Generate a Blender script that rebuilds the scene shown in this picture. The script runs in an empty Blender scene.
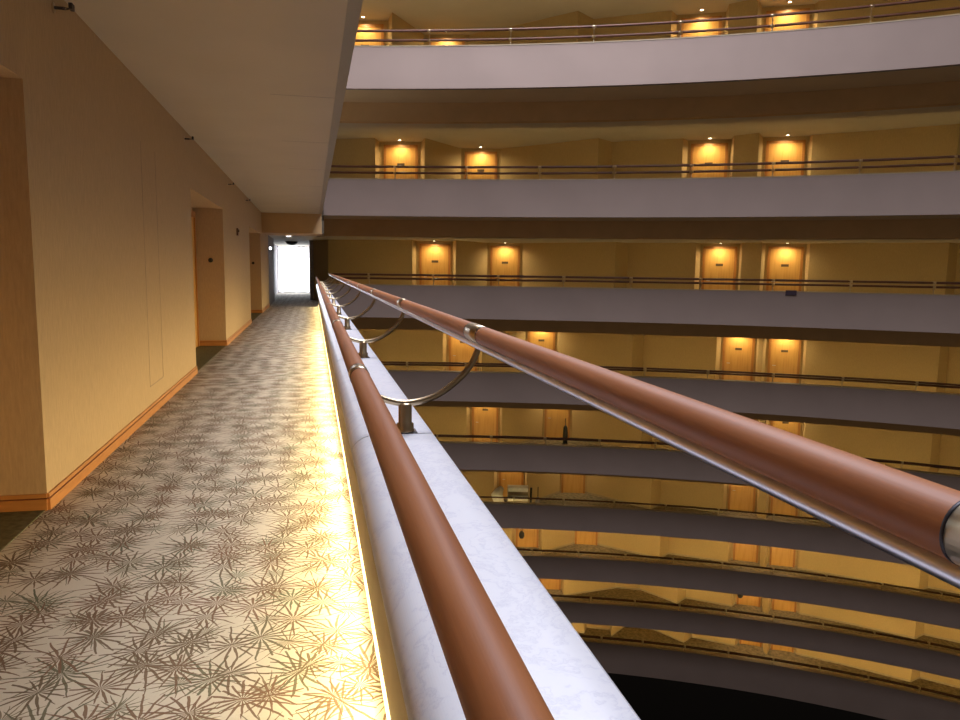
import bpy, bmesh, math, random
from mathutils import Vector, Matrix
random.seed(7)
C = bpy.context.scene.collection
SC = bpy.context.scene

# ------------------------------------------------------------------ camera
FPX = 747.0
ROLL = 0.013
VP = (312.0, 267.0)                       # where the corridor's lines meet
_dx, _dy = VP[0]-480, 360-VP[1]
_a = _dx*math.cos(ROLL)-_dy*math.sin(ROLL)
_b = _dx*math.sin(ROLL)+_dy*math.cos(ROLL)
PITCH = math.atan(_b/FPX)
YAW = math.atan(-_a/FPX*math.cos(PITCH))
FWD = Vector((math.sin(YAW)*math.cos(PITCH), math.cos(YAW)*math.cos(PITCH), -math.sin(PITCH)))
RGT = Vector((math.cos(YAW), -math.sin(YAW), 0))
UPV = RGT.cross(FWD)
cR = RGT*math.cos(ROLL)+UPV*math.sin(ROLL)
cU = UPV*math.cos(ROLL)-RGT*math.sin(ROLL)
cam_d = bpy.data.cameras.new('camera')
cam = bpy.data.objects.new('camera', cam_d)
C.objects.link(cam)
m = Matrix.Identity(4)
for i in range(3):
    m[i][0] = cR[i]; m[i][1] = cU[i]; m[i][2] = -FWD[i]
cam.matrix_world = m
cam_d.sensor_width = 36
cam_d.lens = FPX/960*36
cam_d.clip_start = 0.02
cam_d.clip_end = 200
SC.camera = cam

# ------------------------------------------------------------------ world, exposure, daylight
w = bpy.data.worlds.new('world'); SC.world = w; w.use_nodes = True
w.node_tree.nodes['Background'].inputs[0].default_value = (1.0, 0.80, 0.62, 1)
w.node_tree.nodes['Background'].inputs[1].default_value = 0.085
SC.view_settings.view_transform = 'Standard'
SC.view_settings.look = 'None'
SC.view_settings.gamma = 1
SC.view_settings.exposure = 0.0
SC.cycles.use_denoising = True
SC.cycles.max_bounces = 6
SC.cycles.diffuse_bounces = 4
SC.cycles.sample_clamp_indirect = 4
SC.cycles.caustics_reflective = False
SC.cycles.caustics_refractive = False

def area(name, loc, direction, sx, sy, energy, col, up='Y', spread=math.pi):
    l = bpy.data.lights.new(name, 'AREA'); l.shape = 'RECTANGLE'
    l.size = sx; l.size_y = sy; l.energy = energy; l.color = col; l.spread = spread
    o = bpy.data.objects.new(name, l); C.objects.link(o)
    o.location = loc
    o.rotation_euler = Vector(direction).to_track_quat('-Z', up).to_euler()
    return o
# glass roof of the atrium (daylight) and the bright sky outside the corridor's end window
area('skylight', (3.6, 12.0, 13.5), (0.0, 0.0, -1), 8, 20, 5300, (0.82, 0.85, 1.0))
area('window_daylight', (-0.8, 41.2, -0.1), (0, -1, 0), 3.6, 3.6, 900, (0.86, 0.92, 1.0))
WARM = (1.0, 0.78, 0.40)
# light line along the foot of our own parapet
for k in range(5):
    area('parapet_foot_light', (0.197, 3.3+5.0*k, -1.225), (-1.0, 0, -0.35), 5.0, 0.05, 40 if k < 3 else 21, WARM, 'Y', 2.45)

# ------------------------------------------------------------------ helpers
def link(o, parent=None):
    C.objects.link(o)
    if parent is not None: o.parent = parent
    return o
def mesh(name, verts, faces, mat, parent=None, smooth=False):
    me = bpy.data.meshes.new(name)
    me.from_pydata([tuple(v) for v in verts], [], faces)
    bm = bmesh.new(); bm.from_mesh(me); bmesh.ops.recalc_face_normals(bm, faces=bm.faces); bm.to_mesh(me); bm.free()
    if mat: me.materials.append(mat)
    if smooth:
        for p in me.polygons: p.use_smooth = True
    o = bpy.data.objects.new(name, me)
    return link(o, parent)
def empty(name, loc=(0, 0, 0), rz=0, parent=None):
    o = bpy.data.objects.new(name, None); o.location = loc; o.rotation_euler = (0, 0, rz)
    o.empty_display_size = 0.1
    return link(o, parent)
def tag(o, label=None, cat=None, group=None, kind=None):
    if label: o['label'] = label
    if cat: o['category'] = cat
    if group: o['group'] = group
    if kind: o['kind'] = kind
    return o
class MB:
    def __init__(s): s.v = []; s.f = []
    def box(s, x0, x1, y0, y1, z0, z1):
        b = len(s.v)
        for z in (z0, z1):
            s.v += [(x0, y0, z), (x1, y0, z), (x1, y1, z), (x0, y1, z)]
        s.f += [tuple(b+i for i in q) for q in ((0, 3, 2, 1), (4, 5, 6, 7), (0, 1, 5, 4), (1, 2, 6, 5), (2, 3, 7, 6), (3, 0, 4, 7))]
        return s
    def prism(s, poly, z0, z1):
        b = len(s.v); n = len(poly)
        s.v += [(p[0], p[1], z0) for p in poly]+[(p[0], p[1], z1) for p in poly]
        s.f.append(tuple(b+i for i in range(n))[::-1]); s.f.append(tuple(b+n+i for i in range(n)))
        for i in range(n):
            j = (i+1) % n; s.f.append((b+i, b+j, b+n+j, b+n+i))
        return s
    def sweep(s, sections, closed=True, caps=True):
        """sections: list of rings of 3D points"""
        b = len(s.v); n = len(sections[0])
        for r in sections: s.v += [tuple(p) for p in r]
        for i in range(len(sections)-1):
            for j in range(n if closed else n-1):
                k = (j+1) % n
                s.f.append((b+i*n+j, b+i*n+k, b+(i+1)*n+k, b+(i+1)*n+j))
        if caps and closed:
            s.f.append(tuple(b+j for j in range(n))[::-1])
            s.f.append(tuple(b+(len(sections)-1)*n+j for j in range(n)))
        return s
    def tube(s, pts, r, seg=12):
        pts = [Vector(p) for p in pts]; secs = []
        rr = r if isinstance(r, (list, tuple)) else [r]*len(pts)
        ref = None
        for i, p in enumerate(pts):
            t = (pts[min(i+1, len(pts)-1)]-pts[max(i-1, 0)]).normalized()
            if ref is None:
                ref = Vector((0, 0, 1)) if abs(t.z) < .9 else Vector((1, 0, 0))
            a = (ref-t*ref.dot(t)).normalized(); ref = a
            b2 = t.cross(a)
            secs.append([p+(a*math.cos(2*math.pi*k/seg)+b2*math.sin(2*math.pi*k/seg))*rr[i] for k in range(seg)])
        return s.sweep(secs)
    def lathe(s, c, prof, seg=16):
        """prof: (r, z) list around a vertical axis at c"""
        secs = [[(c[0]+max(r, 1e-4)*math.cos(2*math.pi*k/seg), c[1]+max(r, 1e-4)*math.sin(2*math.pi*k/seg), c[2]+z) for k in range(seg)] for r, z in prof]
        return s.sweep(secs)
    def build(s, name, mat, parent=None, smooth=False): return mesh(name, s.v, s.f, mat, parent, smooth)
def spline(pts, n=24):
    P = [Vector(p) for p in pts]; P = [2*P[0]-P[1]]+P+[2*P[-1]-P[-2]]
    out = []; segs = len(P)-3
    for i in range(segs):
        for k in range(n//segs):
            t = k/(n//segs); a, b, c, d = P[i:i+4]
            out.append(.5*((2*b)+(c-a)*t+(2*a-5*b+4*c-d)*t*t+(3*b-a-3*c+d)*t**3))
    out.append(P[-2]); return out

# ------------------------------------------------------------------ materials
class NT:
    def __init__(s, name):
        s.m = bpy.data.materials.new(name); s.m.use_nodes = True
        s.t = s.m.node_tree; s.b = s.t.nodes['Principled BSDF']
    def n(s, typ, **kw):
        nd = s.t.nodes.new(typ)
        for k, v in kw.items(): setattr(nd, k, v)
        return nd
    def l(s, a, b): s.t.links.new(a, b)
    def math(s, op, a, b=None, c=None):
        nd = s.n('ShaderNodeMath', operation=op)
        for i, v in enumerate((a, b, c)):
            if v is None: continue
            if isinstance(v, (int, float)): nd.inputs[i].default_value = v
            else: s.l(v, nd.inputs[i])
        return nd.outputs[0]
    def vmath(s, op, a, b=None):
        nd = s.n('ShaderNodeVectorMath', operation=op)
        for i, v in enumerate((a, b)):
            if v is None: continue
            if isinstance(v, (tuple, list)): nd.inputs[i].default_value = v
            else: s.l(v, nd.inputs[i])
        return nd
    def mix(s, fac, a, b):
        nd = s.n('ShaderNodeMix', data_type='RGBA')
        for i, v in ((0, fac), (6, a), (7, b)):
            if isinstance(v, (int, float)): nd.inputs[i].default_value = v
            elif isinstance(v, (tuple, list)): nd.inputs[i].default_value = tuple(v)+((1,) if len(v) == 3 else ())
            else: s.l(v, nd.inputs[i])
        return nd.outputs[2]
    def coord(s, scale=(1, 1, 1), out='Object'):
        tc = s.n('ShaderNodeTexCoord'); mp = s.n('ShaderNodeMapping'); mp.inputs['Scale'].default_value = scale
        s.l(tc.outputs[out], mp.inputs[0]); return mp.outputs[0]
    def noise(s, vec, scale, detail=3, rough=.5, out=0):
        nd = s.n('ShaderNodeTexNoise'); nd.inputs['Scale'].default_value = scale
        nd.inputs['Detail'].default_value = detail; nd.inputs['Roughness'].default_value = rough
        s.l(vec, nd.inputs['Vector']); return nd.outputs[out]
    def ramp(s, fac, stops):
        nd = s.n('ShaderNodeValToRGB'); e = nd.color_ramp.elements
        while len(e) > 1: e.remove(e[-1])
        e[0].position = stops[0][0]; e[0].color = tuple(stops[0][1])+(1,)
        for p, c in stops[1:]:
            x = e.new(p); x.color = tuple(c)+(1,)
        s.l(fac, nd.inputs[0]); return nd.outputs[0]
    def bump(s, h, strength=.3, dist=.01):
        nd = s.n('ShaderNodeBump'); nd.inputs['Strength'].default_value = strength; nd.inputs['Distance'].default_value = dist
        s.l(h, nd.inputs['Height']); s.l(nd.outputs[0], s.b.inputs['Normal'])
    def set(s, **kw):
        for k, v in kw.items():
            i = s.b.inputs[k.replace('_', ' ')]
            if isinstance(v, (int, float, tuple)):
                i.default_value = tuple(v)+(1,) if isinstance(v, tuple) and len(v) == 3 else v
            else: s.l(v, i)
        return s
def simple(name, col, rough=.6, metal=0, var=.06, scale=8, **kw):
    t = NT(name); n = t.noise(t.coord(), scale)
    c = t.ramp(n, [(.3, tuple(x*(1-var) for x in col)), (.7, tuple(min(1, x*(1+var)) for x in col))])
    t.set(Base_Color=c, Roughness=rough, Metallic=metal, **kw); return t.m
def emit(name, col, strength):
    t = NT(name); t.set(Base_Color=col, Emission_Color=col, Emission_Strength=strength); return t.m

def wallpaper(name, col):
    t = NT(name); v = t.coord((1, 1, .12))
    n = t.noise(v, 90, 4, .7); n2 = t.noise(t.coord(), 1.6, 2)
    c = t.ramp(n, [(.25, tuple(x*.80 for x in col)), (.75, tuple(min(1, x*1.08) for x in col))])
    c = t.mix(t.math('MULTIPLY', n2, .25), c, tuple(x*.8 for x in col))
    t.set(Base_Color=c, Roughness=.85); t.bump(n, .25, .004); return t.m
M = {}
M['wall'] = wallpaper('wallpaper', (.56, .40, .235))
M['wall_far'] = wallpaper('wallpaper_far', (.56, .395, .185))
M['ceil'] = simple('ceiling_paint', (.62, .54, .42), .9, var=.03, scale=1.2)
M['soffit'] = simple('soffit_paint', (.74, .55, .31), .9, var=.03, scale=1.2)
M['beam'] = simple('beam_paint', (.60, .39, .19), .9, var=.05, scale=2)
M['fascia'] = simple('fascia_paint', (.34, .25, .205), .8, var=.04, scale=.8)
M['panel'] = simple('parapet_panel', (.42, .34, .22), .6, var=.12, scale=3)
M['brass'] = simple('aged_brass', (.56, .44, .28), .32, 1, scale=20)
M['chrome'] = simple('polished_steel', (.78, .76, .82), .3, 1, var=.02)
M['warm_tinted_chrome'] = simple('warm_tinted_chrome', (.85, .72, .52), .32, 1, var=.02)  # polished sleeve metal; the tan it would reflect is put into its colour
M['darkmetal'] = simple('dark_metal', (.05, .045, .05), .4, .6)
M['black'] = simple('black_plastic', (.015, .013, .012), .5)
M['railwood'] = simple('dark_rail_wood', (.11, .035, .014), .35, var=.2, scale=6)
M['linen'] = simple('white_linen', (.85, .82, .76), .9)
M['plate'] = simple('number_plate', (.10, .06, .03), .4)
M['lamp'] = emit('lamp_glow', (1, .9, .62), 14)
M['coollamp'] = emit('cool_lamp_glow', (.85, .88, 1), 9)
M['led'] = emit('led_strip_glow', (1, .78, .38), 4)
M['led_far'] = emit('led_strip_far', (1, .76, .32), 11)
M['led_mid'] = emit('led_strip_mid', (1, .76, .32), 18)
M['led_low'] = emit('led_strip_low', (1, .76, .32), 38)
M['cap_far'] = simple('tan_stone_cap', (.40, .31, .19), .5)
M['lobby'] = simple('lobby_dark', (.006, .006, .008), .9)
M['white'] = simple('white_frame', (.75, .75, .78), .5)
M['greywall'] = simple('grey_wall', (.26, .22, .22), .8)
M['glassy'] = None

def wood(name, c0, c1, c2, grain=(45, 1.6, 45), rough=.3, coat=.5):
    t = NT(name); v = t.coord(grain)
    n = t.noise(v, 1.0, 6, .62); f = t.noise(t.coord(tuple(g*4 for g in grain)), 1.0, 3, .6)
    c = t.ramp(n, [(.25, c0), (.5, c1), (.78, c2)])
    c = t.mix(t.math('MULTIPLY', f, .35), c, c0)
    t.set(Base_Color=c, Roughness=rough, Coat_Weight=coat, Coat_Roughness=.4); t.b.inputs['Specular IOR Level'].default_value = .35; t.bump(f, .08, .002); return t.m
M['rail'] = wood('handrail_wood', (.28, .088, .028), (.43, .155, .05), (.54, .22, .082), rough=.52, coat=.08)
M['base'] = wood('baseboard_wood', (.42, .17, .045), (.55, .24, .07), (.62, .29, .09), (6, 6, 40), .45, .2)
M['base2'] = wood('baseboard_groove', (.12, .03, .012), (.16, .045, .018), (.2, .06, .02), (6, 6, 40), .5, .1)
M['door'] = wood('door_veneer', (.56, .28, .065), (.68, .37, .10), (.72, .42, .13), (14, 14, 1.2), .4, .2)
M['frame'] = wood('door_frame_wood', (.40, .16, .04), (.50, .22, .06), (.56, .26, .07), (14, 14, 1.2), .4, .2)

def marble(name):
    t = NT(name); v = t.coord((1, 1, 1), 'Object')
    w1 = t.noise(v, 2.2, 6, .6, 1)
    dv = t.vmath('MULTIPLY', w1, (.9, .9, .9)); vv = t.vmath('ADD', v, dv.outputs[0]).outputs[0]
    mp = t.n('ShaderNodeMapping'); mp.inputs['Rotation'].default_value = (0, 0, .7); mp.inputs['Scale'].default_value = (7, 2.4, 5)
    t.l(vv, mp.inputs[0]); n = t.noise(mp.outputs[0], 1.5, 8, .62)
    k = t.math('ABSOLUTE', t.math('SUBTRACT', n, .5))
    vein = t.ramp(k, [(0, (.74, .74, .80)), (.012, (.82, .82, .87)), (.05, (.88, .88, .91)), (.3, (.90, .90, .92))])
    cl = t.noise(v, 5, 5, .6)
    c = t.mix(t.math('MULTIPLY', cl, .15), vein, (.76, .77, .84))
    t.set(Base_Color=c, Roughness=.28); return t.m
M['marble'] = marble('white_marble')

def carpet(name):
    t = NT(name); v = t.coord((1, 1, 1), 'Object')
    wob = t.noise(v, 14, 2, .5, 1)
    wv = t.vmath('MULTIPLY', t.vmath('SUBTRACT', wob, (.5, .5, .5)).outputs[0], (.02, .02, 0)).outputs[0]
    vw = t.vmath('ADD', v, wv).outputs[0]
    def layer(off, sc, N, lenm, hw):
        mp = t.n('ShaderNodeMapping'); mp.inputs['Location'].default_value = (off[0], off[1], 0); mp.inputs['Scale'].default_value = (1, 1, 0)
        t.l(vw, mp.inputs[0])
        vo = t.n('ShaderNodeTexVoronoi', feature='F1', voronoi_dimensions='2D'); vo.inputs['Scale'].default_value = sc; vo.inputs['Randomness'].default_value = .75
        t.l(mp.outputs[0], vo.inputs['Vector'])
        # Position comes back in the texture's scaled space / scale
        d = t.vmath('SUBTRACT', mp.outputs[0], vo.outputs['Position']).outputs[0]
        sx = t.n('ShaderNodeSeparateXYZ'); t.l(d, sx.inputs[0])
        r = t.math('SQRT', t.math('ADD', t.math('MULTIPLY', sx.outputs[0], sx.outputs[0]), t.math('MULTIPLY', sx.outputs[1], sx.outputs[1])))
        ang = t.math('ARCTAN2', sx.outputs[1], sx.outputs[0])
        cs = t.n('ShaderNodeSeparateColor'); t.l(vo.outputs['Color'], cs.inputs[0])
        q = t.math('ADD', t.math('MULTIPLY', ang, N/(2*math.pi)), t.math('MULTIPLY', cs.outputs[0], 7.0))
        idx = t.math('FLOOR', q); fr = t.math('ABSOLUTE', t.math('SUBTRACT', t.math('FRACT', q), .5))
        lat = t.math('MULTIPLY', t.math('MULTIPLY', fr, r), 2*math.pi/N)
        wn = t.n('ShaderNodeTexWhiteNoise', noise_dimensions='2D')
        cb = t.n('ShaderNodeCombineXYZ'); t.l(idx, cb.inputs[0]); t.l(cs.outputs[1], cb.inputs[1]); t.l(cb.outputs[0], wn.inputs['Vector'])
        L = t.math('MULTIPLY', t.math('ADD', t.math('MULTIPLY', wn.outputs['Value'], .65), .5), lenm)
        taper = t.math('MULTIPLY', t.math('SQRT', t.math('MAXIMUM', t.math('SUBTRACT', 1.0, t.math('DIVIDE', r, L)), 0.0)), hw)
        mask = t.math('MULTIPLY', t.math('LESS_THAN', lat, taper), t.math('LESS_THAN', fr, .29))
        return mask, cs.outputs[2]
    col = t.mix(t.noise(v, 180, 2), (.60, .55, .46), (.72, .67, .57))
    col = t.mix(t.math('MULTIPLY', t.noise(v, 2.5, 3), .35), col, (.48, .44, .36))
    for off, sc, N, ln, hw, ca, cb_ in (((3.3, 1.2), 4.6, 17, .13, .0036, (.16, .16, .10), (.20, .15, .09)),
                                   ((0, 0), 4.2, 16, .21, .0060, (.17, .085, .045), (.11, .12, .07)),
                                   ((7.7, 4.4), 4.6, 15, .18, .0056, (.13, .085, .045), (.19, .10, .055))):
        mk, rnd = layer(off, sc, N, ln, hw)
        cc = t.mix(rnd, ca, cb_)
        col = t.mix(t.math('MULTIPLY', mk, .92), col, cc)
    t.set(Base_Color=col, Roughness=.95)
    t.bump(t.noise(v, 400, 2), .3, .004); return t.m
M['carpet'] = carpet('leaf_burst_carpet')
M['floor_far'] = simple('far_carpet', (.30, .25, .17), .95, var=.35, scale=7)
t = NT('clear_glass'); t.set(Base_Color=(.95, .97, 1), Roughness=.02, Transmission_Weight=1.0, IOR=1.1, Alpha=.25); M['glass'] = t.m

# ------------------------------------------------------------------ the building in numbers
FH = 3.36                                  # floor to floor
ZF, ZM, ZC = -1.33, -0.577, 1.56           # our floor, marble ledge, ceiling
XL, XE = -1.42, 0.412                      # left wall, outer edge of our parapet
PTS = [0.0448617, -0.0045479, 0.0003908, -1.85e-05, 0.0104632, -0.0017523, 3.42e-05, 1.18e-05, -0.0138761, 0.001716, -0.0001258, 0.0031492]
def rho(az, n):
    f = [az**i*n**j for i in range(4) for j in range(4) if not (i == 3 and j > 0) and not (i == 2 and j > 2)]
    return 1/sum(a*b for a, b in zip(f, PTS))
def rp(az, n, off=0, z=0):                  # a point of the curved side: azimuth, storey, distance behind the parapet face
    r = rho(az, n)+off
    return (math.sin(az)*r, math.cos(az)*r, z)
def PZ(n): return ZM+(2-n)*FH               # parapet top of storey n
D = math.radians
AZ1 = D(58)
def ring(name, n, prof, a0, a1, mat, parent=None, N=44, closed=True, zoff=0, smooth=False):
    mb = MB(); P = PZ(n)
    mb.sweep([[rp(a0+(a1-a0)*i/N, n, o, P+z+zoff) for o, z in prof] for i in range(N+1)], closed)
    return mb.build(name, mat, parent, smooth)
def pix_az(x, y):
    dx, dy = x-480, 360-y
    d = FWD+cR*(dx/FPX)+cU*(dy/FPX)
    return math.atan2(d.x, d.y)
STOREY = ['top storey', 'second storey from the top', 'third storey from the top', 'fourth storey from the top', 'fifth storey from the top',
          'fourth storey from the bottom', 'third storey from the bottom', 'second storey from the bottom', 'lowest storey']

# ------------------------------------------------------------------ our own corridor: shell
def struct(o, label, cat):
    return tag(o, label, cat, None, 'structure')
fl = MB().prism([(-2.4, -4), (.30, -4), (.30, 26.8), (1.3, 26.95), (1.3, 40.3), (-2.4, 40.3)], ZF-.2, ZF).build('floor', M['carpet'])
struct(fl, 'leaf burst patterned carpet floor of the near corridor', 'floor')

ALC = [(0.9, 4.35), (9.75, 13.1), (18.4, 22.3)]
ZT = 0.93
XB = -1.88
wl = MB()
y = -4
for a, b in ALC:
    wl.box(XL-.6, XL, y, a, ZF, ZC)                 # pier
    wl.box(XL-.6, XL, a, b, ZT, ZC)                 # header over the recess
    wl.box(XL-.6, XB, a, b, ZF, ZT)                 # back of the recess
    y = b
wl.box(XL-.6, XL, y, 26.2, ZF, ZC)
wl.build('wall_left', M['wall'])
struct(bpy.data.objects['wall_left'], 'beige textured wallpaper wall with door recesses along the left', 'wall')
# far left end of the corridor, past the last recess
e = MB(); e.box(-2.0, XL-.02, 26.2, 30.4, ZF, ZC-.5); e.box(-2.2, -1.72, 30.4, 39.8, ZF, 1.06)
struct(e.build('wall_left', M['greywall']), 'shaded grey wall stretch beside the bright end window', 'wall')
# baseboards
def baseboard(name, segs, label):
    o = empty(name); struct(o, label, 'baseboard')
    lo = MB(); mid = MB(); hi = MB()
    for (x0, y0, x1, y1, nx, ny) in segs:
        for mb, z0, z1, th in ((lo, 0, .062, .014), (mid, .062, .070, .006), (hi, .070, .092, .011)):
            ex = (min(x0, x1, x0+nx*th, x1+nx*th), max(x0, x1, x0+nx*th, x1+nx*th))
            ey = (min(y0, y1, y0+ny*th, y1+ny*th), max(y0, y1, y0+ny*th, y1+ny*th))
            mb.box(ex[0], ex[1], ey[0], ey[1], ZF+z0, ZF+z1)
    lo.build('board', M['base'], o); mid.build('groove', M['base2'], o); hi.build('top_moulding', M['base'], o)
    return o
ys = [(-4, .9), (4.35, 9.75), (13.1, 18.4), (22.3, 26.2)]
baseboard('baseboard_left', [(XL, a, XL, b, 1, 0) for a, b in ys] +
          [(XB, b, XL, b, 0, -1) for a, b in ALC], 'two-tone orange wood baseboard along the left wall')
# faint seams of an access panel in the wallpaper
sm = MB()
for yy in (7.05, 7.65): sm.box(XL-.002, XL+.0015, yy, yy+.008, ZF+.25, 1.05)
sm.box(XL-.002, XL+.0015, 7.05, 7.658, ZF+.25, ZF+.258)
struct(sm.build('trim_1', simple('seam', (.38, .29, .2), .9)), 'faint access panel seam in the beige left wall', 'seam')

# ceiling of our corridor: underside of the storey above, with a chamfered edge
XCI, XCO = .228, .332
sec = [(XL-.6, ZC), (XCI, ZC), (XCO, ZC+.09), (XCO, 2.78), (.06, 2.78), (.06, 2.03), (XL-.6, 2.03)]
mb = MB(); mb.sweep([[(x, yy, z) for x, z in sec] for yy in (-4, 24.55)])
struct(mb.build('ceiling', M['ceil']), 'smooth painted ceiling over the near corridor', 'ceiling')
sm = MB()
for yy in (4.6, 7.3, 9.9, 12.6, 15.2): sm.box(-.35, XCI-.002, yy, yy+.012, ZC-.0015, ZC+.002)
struct(sm.build('trim_2', simple('ceiling_seam', (.42, .35, .30), .9)), 'thin cross joints in the near ceiling by its open edge', 'seam')
struct(MB().box(XL-.6, .30, 23.0, 24.75, .98, ZC).build('trim_3', M['beam']), 'brown beam crossing the far end of the near corridor', 'beam')
struct(MB().prism([(-2.4, 24.75), (.2, 24.75), (.2, 27.6), (1.2, 28.6), (1.2, 40.3), (-2.4, 40.3)], 1.065, 1.2).build('ceiling', M['ceil']), 'low ceiling in front of the bright end window', 'ceiling')
struct(MB().box(-2.4, .5, -4.3, -4, ZF, ZC).build('wall_back', M['wall']), 'beige wall closing the near corridor behind the viewer', 'wall')
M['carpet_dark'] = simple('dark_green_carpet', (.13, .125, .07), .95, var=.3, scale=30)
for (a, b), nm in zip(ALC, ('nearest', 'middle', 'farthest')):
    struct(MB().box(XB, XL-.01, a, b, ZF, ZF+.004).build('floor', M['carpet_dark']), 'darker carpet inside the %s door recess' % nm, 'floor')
# door in each recess
def corridor_door(i, yc, label):
    o = empty('door_%d' % i, (XB, yc, ZF)); tag(o, label, 'door', 'guest room doors', 'structure')
    f = MB(); f.box(-.005, .04, -.53, -.45, 0, 2.2); f.box(-.005, .04, .45, .53, 0, 2.2); f.box(-.005, .04, -.45, .45, 2.1, 2.2)
    f.build('frame', M['frame'], o)
    MB().box(-.004, .02, -.45, .45, 0, 2.1).build('door_leaf', M['door'], o)
    MB().tube([(.02, -.36, 1.0), (.06, -.36, 1.0), (.06, -.25, 1.0)], .01).build('handle', M['brass'], o)
    MB().box(.018, .028, -.07, .07, 1.5, 1.56).build('number_plate', M['plate'], o)
corridor_door(1, 3.75, 'wooden door in the nearest recess of the left wall')
corridor_door(2, 12.55, 'wooden door in the middle recess of the left wall')
corridor_door(3, 21.75, 'wooden door in the farthest recess of the left wall')
for yy, lab in ((13.1, 'middle'), (22.3, 'farthest')):
    o = MB().lathe((0, 0, 0), [(.0, 0), (.038, 0), (.038, .012), (.022, .016), (.022, .026), (0, .028)], 16).build('doorbell', M['black'])
    o.rotation_euler = (math.pi/2, 0, 0); o.location = (-1.63, yy, .09)
    tag(o, 'small black doorbell on the end wall of the %s recess' % lab, 'doorbell')

# window at the far end
o = empty('window_1', (-.87, 40, ZF)); struct(o, 'tall bright window at the end of the corridor', 'window')
f = MB()
f.box(-.86, -.80, -.05, .05, 0, 2.39); f.box(.72, .78, -.05, .05, 0, 2.39); f.box(-.80, .72, -.05, .05, 0, .05); f.box(-.80, .72, -.05, .05, 2.33, 2.39)
f.build('window_frame', M['white'], o)
MB().box(-.80, .72, -.004, .004, .05, 2.33).build('pane', M['glass'], o)
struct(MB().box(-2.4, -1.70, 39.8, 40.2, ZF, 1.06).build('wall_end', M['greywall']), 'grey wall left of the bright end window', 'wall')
# blank wall right of the window passage, running back to the glass
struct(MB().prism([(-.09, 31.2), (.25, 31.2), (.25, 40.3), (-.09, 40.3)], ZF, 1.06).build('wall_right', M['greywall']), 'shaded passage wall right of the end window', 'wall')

# ------------------------------------------------------------------ our own parapet
Y0, Y1 = -2.0, 26.7
par = empty('balcony_parapet', (.3, 0, ZF)); tag(par, 'near balcony parapet with a broad white marble ledge', 'parapet')
def along(name, sec, mat, parent, y0=Y0, y1=Y1, smooth=False):
    mb = MB(); N = 1
    mb.sweep([[(x-.3, yy, z-ZF) for x, z in sec] for yy in (y0, y1)])
    return mb.build(name, mat, parent, smooth)
along('inner_panel', [(.205, ZF), (.235, ZF), (.235, ZM-.06), (.205, ZM-.06)], M['panel'], par)
along('core', [(.235, ZF-.4), (XE-.012, ZF-.4), (XE-.012, ZM-.04), (.235, ZM-.04)], M['fascia'], par)
along('light_strip', [(.198, ZF+.004), (.205, ZF+.004), (.205, ZF+.026), (.198, ZF+.026)], M['led'], par)
# marble slabs with a rounded inner edge, jointed beside each bracket
csec = [(.125+.085*(1-math.cos(a)), ZM-.062+.062*math.sin(a)) for a in [math.pi/2*k/28 for k in range(29)]]
csec = [(.15, ZM-.075), (.127, ZM-.068)]+csec+[(XE-.006, ZM), (XE, ZM-.006), (XE, ZM-.05)]
BY = [.35+2.25*k for k in range(-1, 12)]
js = [Y0]+[b-.035 for b in BY if Y0+.2 < b < Y1-.2]+[Y1]
for a, b in zip(js[:-1], js[1:]):
    along('marble_slab', csec, M['marble'], par, a+.004, b-.004)
along('joint_filler', [(x+(.003 if x < .3 else -.003), z-.003) for x, z in csec], M['darkmetal'], par, Y0+.01, Y1-.01)

# railing: two wooden handrails on curved metal brackets
rl = empty('balcony_railing', (.3, 0, ZM)); tag(rl, 'near railing of two brown wooden handrails on curved metal brackets', 'railing')
def L(x, y, z): return (x-.3, y, z-ZM)
UX, UZ, UR = .575, -.2288, .0314
LX, LZ, LR = .151, -.363, .0325
ysm = [Y0+.4+(Y1-Y0-.4)*k/30 for k in range(31)]
uh = MB().tube([L(UX, yy, UZ) for yy in ysm], UR, 36).build('upper_handrail', M['rail'], rl, True)
lh = MB().tube([L(LX, yy, LZ) for yy in ysm], LR, 36).build('lower_handrail', M['rail'], rl, True)
for o in (uh, lh): o['label'] = 'brown wooden handrail'
o = MB().tube([L(UX, yy, UZ-.0395) for yy in ysm], .0155, 20).build('under_tube', M['chrome'], rl, True); o['label'] = 'thin polished steel tube under the upper handrail'
o = MB().tube([L(LX, yy, LZ-.037) for yy in ysm], .0125, 20).build('under_tube', M['chrome'], rl, True); o['label'] = 'thin polished steel tube under the lower handrail'
def sleeve(x, y, z, r, ln, parent, mat):
    g = MB(); g.tube([L(x, y-ln/2, z), L(x, y-ln/2, z), L(x, y+ln/2, z), L(x, y+ln/2, z)], [r-.002, r+.0009, r+.0009, r-.002], 36)
    s_ = g.build('sleeve', mat, parent, True)
    for yy in (y-ln/2, y+ln/2):
        q = MB(); q.tube([L(x, yy-.0025, z), L(x, yy-.002, z), L(x, yy+.002, z), L(x, yy+.0025, z)], [r, r+.0013, r+.0013, r], 36)
        q.build('sleeve_ring', M['darkmetal'], s_, True)
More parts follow.
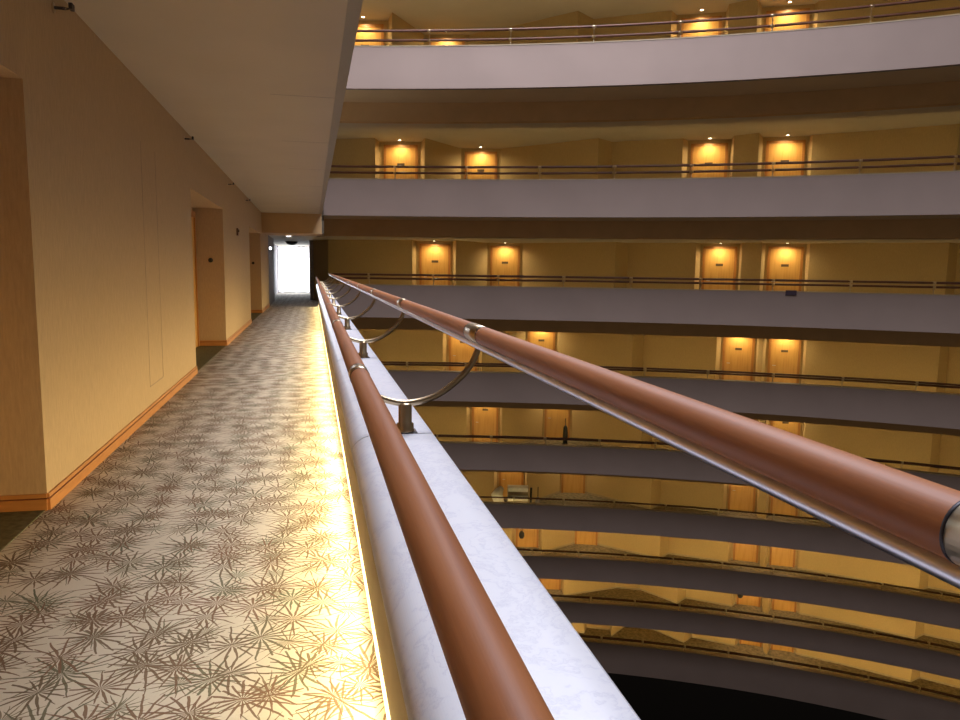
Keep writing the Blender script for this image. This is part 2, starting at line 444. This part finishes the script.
for k, b in enumerate(BY):
    if b < Y0+.5 or b > Y1: continue
    sm_ = M['warm_tinted_chrome'] if b < 1 else M['brass']
    sleeve(UX, b+(.085 if b < 1 else 0), UZ, UR, .2, rl, sm_); sleeve(LX, b-.06, LZ, LR, .11, rl, M['brass'])
    br = empty('bracket', L(.315, b, ZM), parent=rl)
    def B(x, z): return (x-.315, 0, z-ZM)
    arm = spline([B(UX+.004, UZ-.05), B(.555, -.335), B(.507, -.392), B(.42, -.452), B(.315, -.474), B(.225, -.452), B(.165, -.418), B(LX, LZ-.05)], 42)
    MB().tube(arm, .0115, 14).build('curved_arm', M['brass'], br, True)
    MB().lathe((0, 0, 0), [(.0, .0), (.034, .0), (.034, .008), (.031, .012), (.031, .03), (.024, .034), (.024, .098), (.018, .104), (0, .105)], 20).build('post', M['brass'], br, True)
    MB().box(-.04, .04, -.034, .034, 0, .003).build('base_plate', M['darkmetal'], br)
    for sy in (-.02, .02):
        MB().lathe((-.034, sy*1.2, .003), [(0, 0), (.007, 0), (.007, .004), (.003, .006), (0, .006)], 10).build('bolt', M['chrome'], br, True)

# small fittings along the left wall and ceiling
def sprinkler(yy, z):
    o = empty('sprinkler', (XL, yy, z))
    a = MB(); a.tube([(0, 0, 0), (.004, 0, 0), (.006, 0, 0)], [.03, .03, .02], 14); a.build('escutcheon', M['brass'], o)
    b = MB(); b.tube([(.0, 0, 0), (.06, 0, 0)], .009, 10); b.tube([(.06, -.018, 0), (.09, 0, .0)], .003, 6); b.tube([(.06, .018, 0), (.09, 0, 0)], .003, 6); b.tube([(.055, -.02, 0), (.055, .02, 0)], .004, 6)
    b.build('nozzle', M['darkmetal'], o)
    MB().box(.086, .105, -.025, .025, -.006, .028).build('deflector', M['darkmetal'], o)
    return o
for yy, z, lab in ((4.9, 1.45, 'nearest, high on the left wall at the top of the picture'), (9.4, 1.45, 'second along, high on the left wall before the middle recess'),
                   (14.0, 1.42, 'third along, high on the left wall past the middle recess'), (17.6, 1.45, 'fourth along, high on the left wall before the farthest recess')):
    tag(sprinkler(yy, z), 'small dark sidewall sprinkler, '+lab, 'sprinkler', 'sidewall sprinklers')
o = empty('fire_alarm', (XL, 15.4, .66)); tag(o, 'small dark alarm fixture on the left wall between two recesses', 'alarm')
MB().box(0, .03, -.05, .05, -.07, .07).build('housing', simple('alarm_brown', (.16, .07, .03), .5), o)
g = MB().lathe((0, 0, 0), [(0, 0), (.03, 0), (.025, .02), (0, .025)], 14).build('strobe_lens', M['plate'], o); g.rotation_euler = (0, math.pi/2, 0); g.location = (.03, 0, .02)
def downlight(loc, label, group, lampmat='lamp', r=.06):
    o = empty('downlight', loc); tag(o, label, 'ceiling light', group)
    MB().lathe((0, 0, 0), [(r, -.012), (r+.018, -.008), (r+.018, 0), (r, 0), (r, -.012)], 16).build('trim_ring', M['brass'], o)
    MB().lathe((0, 0, 0), [(0, -.016), (r*.6, -.014), (r, -.004), (r, 0), (0, 0)], 16).build('lens', M[lampmat], o)
    return o
downlight((-.78, 27.2, 1.06), 'lit downlight in the low ceiling before the end window', 'cool downlights', 'coollamp', .11)
o = empty('wall_lamp', (XL-.02, 26.9, .62)); tag(o, 'small glowing lamp on the grey wall left of the end window', 'lamp')
MB().box(0, .02, -.05, .05, -.06, .06).build('back_plate', M['darkmetal'], o)
MB().lathe((.05, 0, 0), [(0, -.05), (.035, -.035), (.045, 0), (.035, .035), (0, .05)], 14).build('globe', M['coollamp'], o, True)
o = MB().lathe((-.83, 33, 1.06), [(0, -.16), (.12, -.14), (.22, -.08), (.26, 0), (0, 0)], 20).build('ceiling_dome', M['darkmetal'], None, True)  # plain dark dome under the low ceiling, not a lamp
tag(o, 'dark ceiling dome seen against the bright end window', 'dome')

# ------------------------------------------------------------------ the curved storeys across the atrium
DOORX = {0: (365, 447, 701, 787), 1: (401, 481, 709, 785), 2: (435, 505, 719.5, 785), 3: (463, 541, 738, 784), 4: (485, 557, 741, 785),
         5: (511, 573, 742, 785), 6: (527, 586, 746, 783), 7: (550, 0, 749, 785), 8: (0, 0, 751, 783)}
DOORY = (25, 155, 262, 358, 430, 492, 545, 592, 635)
def wall_profile(n):
    k = rho(D(25), 1)/rho(D(25), n)
    d = D(1)*k
    a = [pix_az(x, DOORY[n]) if x else None for x in DOORX[n]]
    a1, a2, a3, a4 = a
    if a2 is None: a2 = a3-D(12.5)*1.15*k
    if a1 is None: a1 = a2-D(5.2)*k
    P = []
    if n == 2: P += [(D(-.15), 4.6), (D(1.2), 3.2)]
    else: P += [(D(-3), 3.3)]
    P += [(a1-1.9*d, 2.45), (a1-1.6*d, 3.15), (a1+1.5*d, 3.15), (a1+1.75*d, 2.35),
          (a2-1.5*d, 4.55 if n < 6 else 3.9), (a2+1.5*d, 4.6 if n < 6 else 3.9)]
    mid = a2+1.5*d+(a3-a2-3*d)*(.53 if n < 3 else .47 if n < 7 else .40)
    P += [(mid, 2.55), (mid+1.0*d, 3.35), (a3-1.85*d, 2.95), (a3-1.5*d, 3.42), (a3+1.5*d, 3.42)]
    if a4-a3 > 3.5*d: P += [(a3+1.65*d, 2.75), (a4-1.75*d, 2.42), (a4-1.5*d, 3.3)]
    P += [(a4+1.5*d, 3.4), (a4+1.7*d, 3.2), (max(D(44.4), a4+4*d), 2.6), (max(D(44.9), a4+4.6*d), 3.3), (D(52), 3.0), (AZ1, 3.1)]
    return P, (a1 if DOORX[n][0] else None, a2 if DOORX[n][1] else None, a3, a4)
def prof_off(P, az):
    for (a, o), (b, q) in zip(P[:-1], P[1:]):
        if a <= az <= b: return o+(q-o)*(az-a)/(b-a)
    return P[-1][1]
def dense(P):
    out = []
    for (a, o), (b, q) in zip(P[:-1], P[1:]):
        m_ = max(1, int((b-a)/D(3)))
        out += [(a+(b-a)*i/m_, o+(q-o)*i/m_) for i in range(m_)]
    return out+[P[-1]]
SIDE = ('leftmost', 'second from the left', 'third from the left', 'rightmost')
door_no = 4
rail_proto = None
for n in range(9):
    P = PZ(n); st = STOREY[n]
    a0 = D(.9) if n in (1, 2) else D(-1.0)
    last = n == 8
    # floor slab with its outer fascia
    fb = -1.75 if last else -1.155
    par = empty('balcony_parapet', rp(D(25), n, 0, P)); ox = Vector(par.location)
    tag(par, 'curved grey balcony parapet of the %s across the atrium' % st, 'parapet', None)
    def ringp(name, prof, mat, par=par, ox=ox, n=n, a0=a0, N=40, smooth=False, P=P):
        mb = MB(); mb.sweep([[Vector(rp(a0+(AZ1-a0)*i/N, n, o_, P+z_))-ox for o_, z_ in prof] for i in range(N+1)])
        return mb.build(name, mat, par, smooth)
    ringp('fascia', [(0, -.02), (0, fb), (.17, fb), (.17, -.02)], M['fascia'])
    if not last: ringp('soffit', [(.17, fb-.001), (1.85, fb-.001), (1.85, fb+.02), (.17, fb+.02)], M['soffit'])
    ringp('marble_cap', [(-.012, -.03), (-.012, 0), (.28, 0), (.28, -.05), (.2, -.05), (.2, -.03)], M['cap_far'])
    ringp('light_strip', [(.171, -.735), (.171, -.66), (.19, -.735)], M['led_far'] if n < 3 else M['led_mid'] if n < 6 else M['led_low'])
    # corridor floor, the soffit under it, beam and ceiling
    Pw, doors = wall_profile(n)
    dn = dense(Pw)
    mb = MB(); mb.sweep([[rp(a, n, .172, P-.757), rp(a, n, o_+.3, P-.757), rp(a, n, o_+.3, P-1.15), rp(a, n, .172, P-1.15)] for a, o_ in dn if a > (D(.3) if n == 2 else -9)])
    struct(mb.build('floor', M['floor_far']), 'curved corridor floor of the %s across the atrium' % st, 'floor')
    if not last:
        N = 40; b0 = D(.9) if n == 1 else a0
        mb = MB(); mb.sweep([[rp(b0+(AZ1-b0)*i/N, n, o_, P+z_) for o_, z_ in ((1.8, -1.151), (2.1, -1.151), (2.1, -1.715), (1.8, -1.715))] for i in range(N+1)])
        struct(mb.build('trim_%d' % (4+n), M['beam']), 'brown curved beam under the %s across the atrium' % st, 'beam')
        mb = MB(); mb.sweep([[rp(b0+(AZ1-b0)*i/N, n, o_, P+z_) for o_, z_ in ((2.1, -1.715), (8.6, -1.715), (8.6, -1.66), (2.1, -1.66))] for i in range(N+1)])
        struct(mb.build('ceiling', M['ceil']), 'curved corridor ceiling under the %s across the atrium' % st, 'ceiling')
    if n == 0:
        mb = MB(); mb.sweep([[rp(a0+(AZ1-a0)*i/40, 0, o_, P+z_) for o_, z_ in ((-.4, 1.645), (6.4, 1.645), (6.4, 1.9), (-.4, 1.9))] for i in range(41)])
        struct(mb.build('ceiling', M['ceil']), 'curved corridor ceiling over the top storey across the atrium', 'ceiling')
    # back wall with its door recesses
    zc = 1.645
    mb = MB(); mb.sweep([[rp(a, n, o_, P-.753), rp(a, n, o_+.25, P-.753), rp(a, n, o_+.25, P+zc), rp(a, n, o_, P+zc)] for a, o_ in dn])
    struct(mb.build('wall_far', M['wall_far']), 'stepped cream corridor wall of the %s across the atrium' % st, 'wall')
    mb = MB(); mb.sweep([[rp(a, n, o_-.015, P-.753), rp(a, n, o_, P-.753), rp(a, n, o_, P-.66), rp(a, n, o_-.015, P-.66)] for a, o_ in dn])
    struct(mb.build('baseboard_far', M['cap_far']), 'wood baseboard of the %s corridor across the atrium' % st, 'baseboard')
    for q, a in enumerate(doors):
        if a is None: continue
        off = prof_off(Pw, a)
        h = D(.5)
        pa, pb = Vector(rp(a-h, n, prof_off(Pw, a-h))), Vector(rp(a+h, n, prof_off(Pw, a+h)))
        tang = (pb-pa).normalized(); rz = math.atan2(tang.y, tang.x)
        c = Vector(rp(a, n, off)); c.z = P-.753
        o = empty('door_%d' % door_no, c, rz); door_no += 1
        lab = '%s wooden guest room door on the %s across the atrium' % (SIDE[q], st)
        if n == 7: lab = '%s wooden guest room door on the %s across the atrium' % (('leftmost', '', 'middle', 'rightmost')[q], st)
        if n == 8: lab = '%s wooden guest room door on the lowest storey across the atrium' % ('', '', 'left', 'right')[q]
        tag(o, lab, 'door', 'guest room doors', 'structure')
        f = MB(); f.box(-.60, -.51, -.05, .02, 0, 2.28); f.box(.51, .60, -.05, .02, 0, 2.28); f.box(-.51, .51, -.05, .02, 2.19, 2.28); f.build('frame', M['frame'], o)
        MB().box(-.51, .51, -.025, .02, .01, 2.19).build('door_leaf', M['door'], o)
        MB().box(-.13, .13, -.034, -.025, 1.56, 1.65).build('number_plate', M['plate'], o)
        hx = -.42
        MB().tube([(hx, -.02, 1.02), (hx, -.075, 1.02), (hx+.11, -.075, 1.02)], .014, 8).build('handle', M['chrome'], o)
        inward = Vector((math.sin(rz), -math.cos(rz), 0))
        lp = c+inward*.36; lp.z = P+zc
        downlight(lp, 'lit downlight above the %s' % lab.replace(' wooden guest room', '').replace(' across the atrium', ''), 'downlights over guest room doors', 'lamp', .065)
        s_ = bpy.data.lights.new('door_spot', 'SPOT'); s_.energy = 75 if n < 4 else 50; s_.color = (1, .80, .44); s_.spot_size = D(168); s_.spot_blend = 1.0; s_.shadow_soft_size = .05
        so = bpy.data.objects.new('door_spot', s_); so.location = lp-Vector((0, 0, .05)); C.objects.link(so)
    # railing
    r0 = empty('balcony_railing', rp(D(25), n, .1, P)); oo = Vector(r0.location)
    tag(r0, 'dark two-rail wooden railing of the %s across the atrium' % st, 'railing', None)
    N = 60
    if n == 2: a0 = D(1.4)
    for nm, off, dz, rr in (('upper_handrail', -.15, .345, .036), ('lower_handrail', .26, .21, .036)):
        MB().tube([Vector(rp(a0+(AZ1-a0)*i/N, n, off, P+dz))-oo for i in range(N+1)], rr, 8).build(nm, M['railwood'], r0, True)
    # brackets each 2.25 m, one of them where the photograph shows it
    az = pix_az(773, (12, 168, 282, 376, 448, 520, 571, 618, 662)[n]); azs = []
    def step(a, s):
        p = Vector(rp(a, n)); b = a
        while (Vector(rp(b, n))-p).length < 2.25: b += s*D(.05)
        return b
    b = az
    while b < AZ1-D(1): azs.append(b); b = step(b, 1)
    b = step(az, -1)
    while b > a0+D(.3): azs.append(b); b = step(b, -1)
    for b in azs:
        c = Vector(rp(b, n, .09, P)); rd = Vector((math.sin(b), math.cos(b), 0))
        if rail_proto is None:
            g = MB()
            g.tube([(0, 0, 0), (0, 0, .1)], .018, 10); g.lathe((0, 0, 0), [(0, 0), (.034, 0), (.034, .014), (0, .014)], 12)
            g.tube(spline([(0, -.24, .30), (0, -.2, .22), (0, -.12, .14), (0, 0, .10), (0, .09, .12), (0, .17, .17)], 20), .014, 8)
            for (yy, zz) in ((-.24, .345), (.17, .21)):
                g.tube([(-.06, yy, zz), (.06, yy, zz)], .037, 12)
            o = g.build('bracket', M['brass'], r0, True); rail_proto = o
        else:
            o = rail_proto.copy(); C.objects.link(o); o.parent = r0
        o.location = c-oo; o.rotation_euler = (0, 0, -b)

# ground of the atrium far below
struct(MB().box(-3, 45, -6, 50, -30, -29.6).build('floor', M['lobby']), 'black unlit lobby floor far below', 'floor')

# ------------------------------------------------------------------ small things on the far corridors
def on_floor(x, y, n, off):
    a = pix_az(x, y); p = Vector(rp(a, n, off)); p.z = PZ(n)-.753; return p, -a
p, rz = on_floor(518, 492, 5, 1.0)
o = empty('housekeeping_cart', p, rz); tag(o, 'housekeeping cart with white linen on top, fourth storey from the bottom', 'cart')
b = MB(); b.box(-.5, .5, -.25, .25, .14, .2); b.box(-.5, .5, -.25, .25, .62, .65); b.box(-.5, -.47, -.25, .25, .2, 1.3); b.box(.47, .5, -.25, .25, .2, 1.3); b.box(-.47, .47, .22, .25, .2, 1.1)
b.build('frame', M['panel'], o)
b = MB(); b.box(-.46, .46, -.24, .2, 1.1, 1.3); b.build('folded_linen', M['linen'], o)
b = MB(); b.box(-.46, .46, -.24, .2, .655, .8); b.build('folded_linen', M['linen'], o)
b = MB(); b.tube([(.6, 0, .3), (.62, 0, 1.25)], .05, 8); b.build('linen_bag_pole', M['black'], o)
for sx in (-.42, .42):
    for sy in (-.2, .2):
        g = MB(); g.tube([(sx-.02, sy, .07), (sx+.02, sy, .07)], .07, 12); g.build('wheel', M['black'], o)
p, rz = on_floor(499, 492, 5, 1.0)
o = mesh('laundry_bundle', *(lambda: (lambda b: (b.v, b.f))(MB().lathe((0, 0, 0), [(0, 0), (.22, .02), (.3, .25), (.26, .5), (.33, .72), (.25, .92), (.08, 1.0), (0, 1.0)], 14)))(), M['linen'], None, True)
for v in o.data.vertices:
    v.co.x += .12*math.sin(v.co.z*7+v.co.y*5); v.co.y += .05*math.sin(v.co.x*11)
o.scale = (.85, .8, 1.25); o.location = p; tag(o, 'pale laundry bundle left of the housekeeping cart', 'laundry')
p, rz = on_floor(538, 492, 5, 1.1)
o = empty('vacuum_cleaner', p, rz); tag(o, 'dark upright cleaning machine right of the housekeeping cart', 'vacuum cleaner')
MB().box(-.16, .16, -.18, .14, 0, .1).build('floor_head', M['darkmetal'], o)
MB().lathe((0, 0, .1), [(0, 0), (.11, 0), (.13, .3), (.10, .62), (.03, .7), (0, .7)], 12).build('dust_bag', M['greywall'], o, True)
MB().tube([(.0, .1, .1), (0, .16, 1.15), (0, .06, 1.25)], .018, 8).build('handle', M['black'], o)
# slim dark figure of a machine by the fifth storey's second door
p, rz = on_floor(565.5, 428, 4, 3.3)
o = empty('vacuum_cleaner', p, rz); tag(o, 'slim dark upright object beside the second door, fifth storey from the top', 'vacuum cleaner')
MB().box(-.15, .15, -.18, .14, 0, .09).build('floor_head', M['black'], o)
MB().lathe((0, 0, .09), [(0, 0), (.1, 0), (.12, .35), (.09, .75), (.03, .85), (0, .85)], 12).build('dust_bag', M['black'], o, True)
MB().tube([(.0, .1, .1), (0, .16, 1.15), (0, .06, 1.25)], .018, 8).build('handle', M['black'], o)
# two dark bags hanging on doors
def hung_bag(x, n, off, label, z):
    a = pix_az(x, DOORY[n]); p = Vector(rp(a, n, off)); p.z = PZ(n)-.753+z
    o = empty('hanging_bag', p, -a); tag(o, label, 'bag')
    g = MB().lathe((0, 0, 0), [(0, -.24), (.09, -.23), (.15, -.1), (.14, .05), (.09, .15), (.03, .2), (0, .2)], 14)
    g.v = [(v[0], v[1]*.6, v[2]) for v in g.v]
    g.build('sack', M['black'], o, True)
    MB().tube(spline([(-.03, 0, .17), (-.05, 0, .28), (0, 0, .34), (.05, 0, .28), (.03, 0, .17)], 16), .01, 6).build('strap', M['black'], o)
hung_bag(521.5, 6, 2.86, 'small black bag hanging on a door, third storey from the bottom', .80)
hung_bag(740.5, 7, 3.12, 'small black bag hanging on a door, second storey from the bottom', .72)
# dark cloth hung on the rail of our own storey
a = pix_az(791.5, 288); p = Vector(rp(a, 2, -.03, PZ(2)+.012))
g = MB(); g.sweep([[(x, yy, z) for yy, z in ((-.02, -.14-.02*math.sin(x*30)), (-.02, .012), (.1, .02), (.2, .012), (.2, .0), (0, .0), (-.008, -.14))] for x in (-.17, -.1, 0, .1, .16)])
o = g.build('draped_cloth', simple('purple_cloth', (.07, .045, .06), .9)); o.location = p; o.rotation_euler = (0, 0, -a)
tag(o, 'small dark cloth draped over the ledge below the right-hand door', 'cloth')
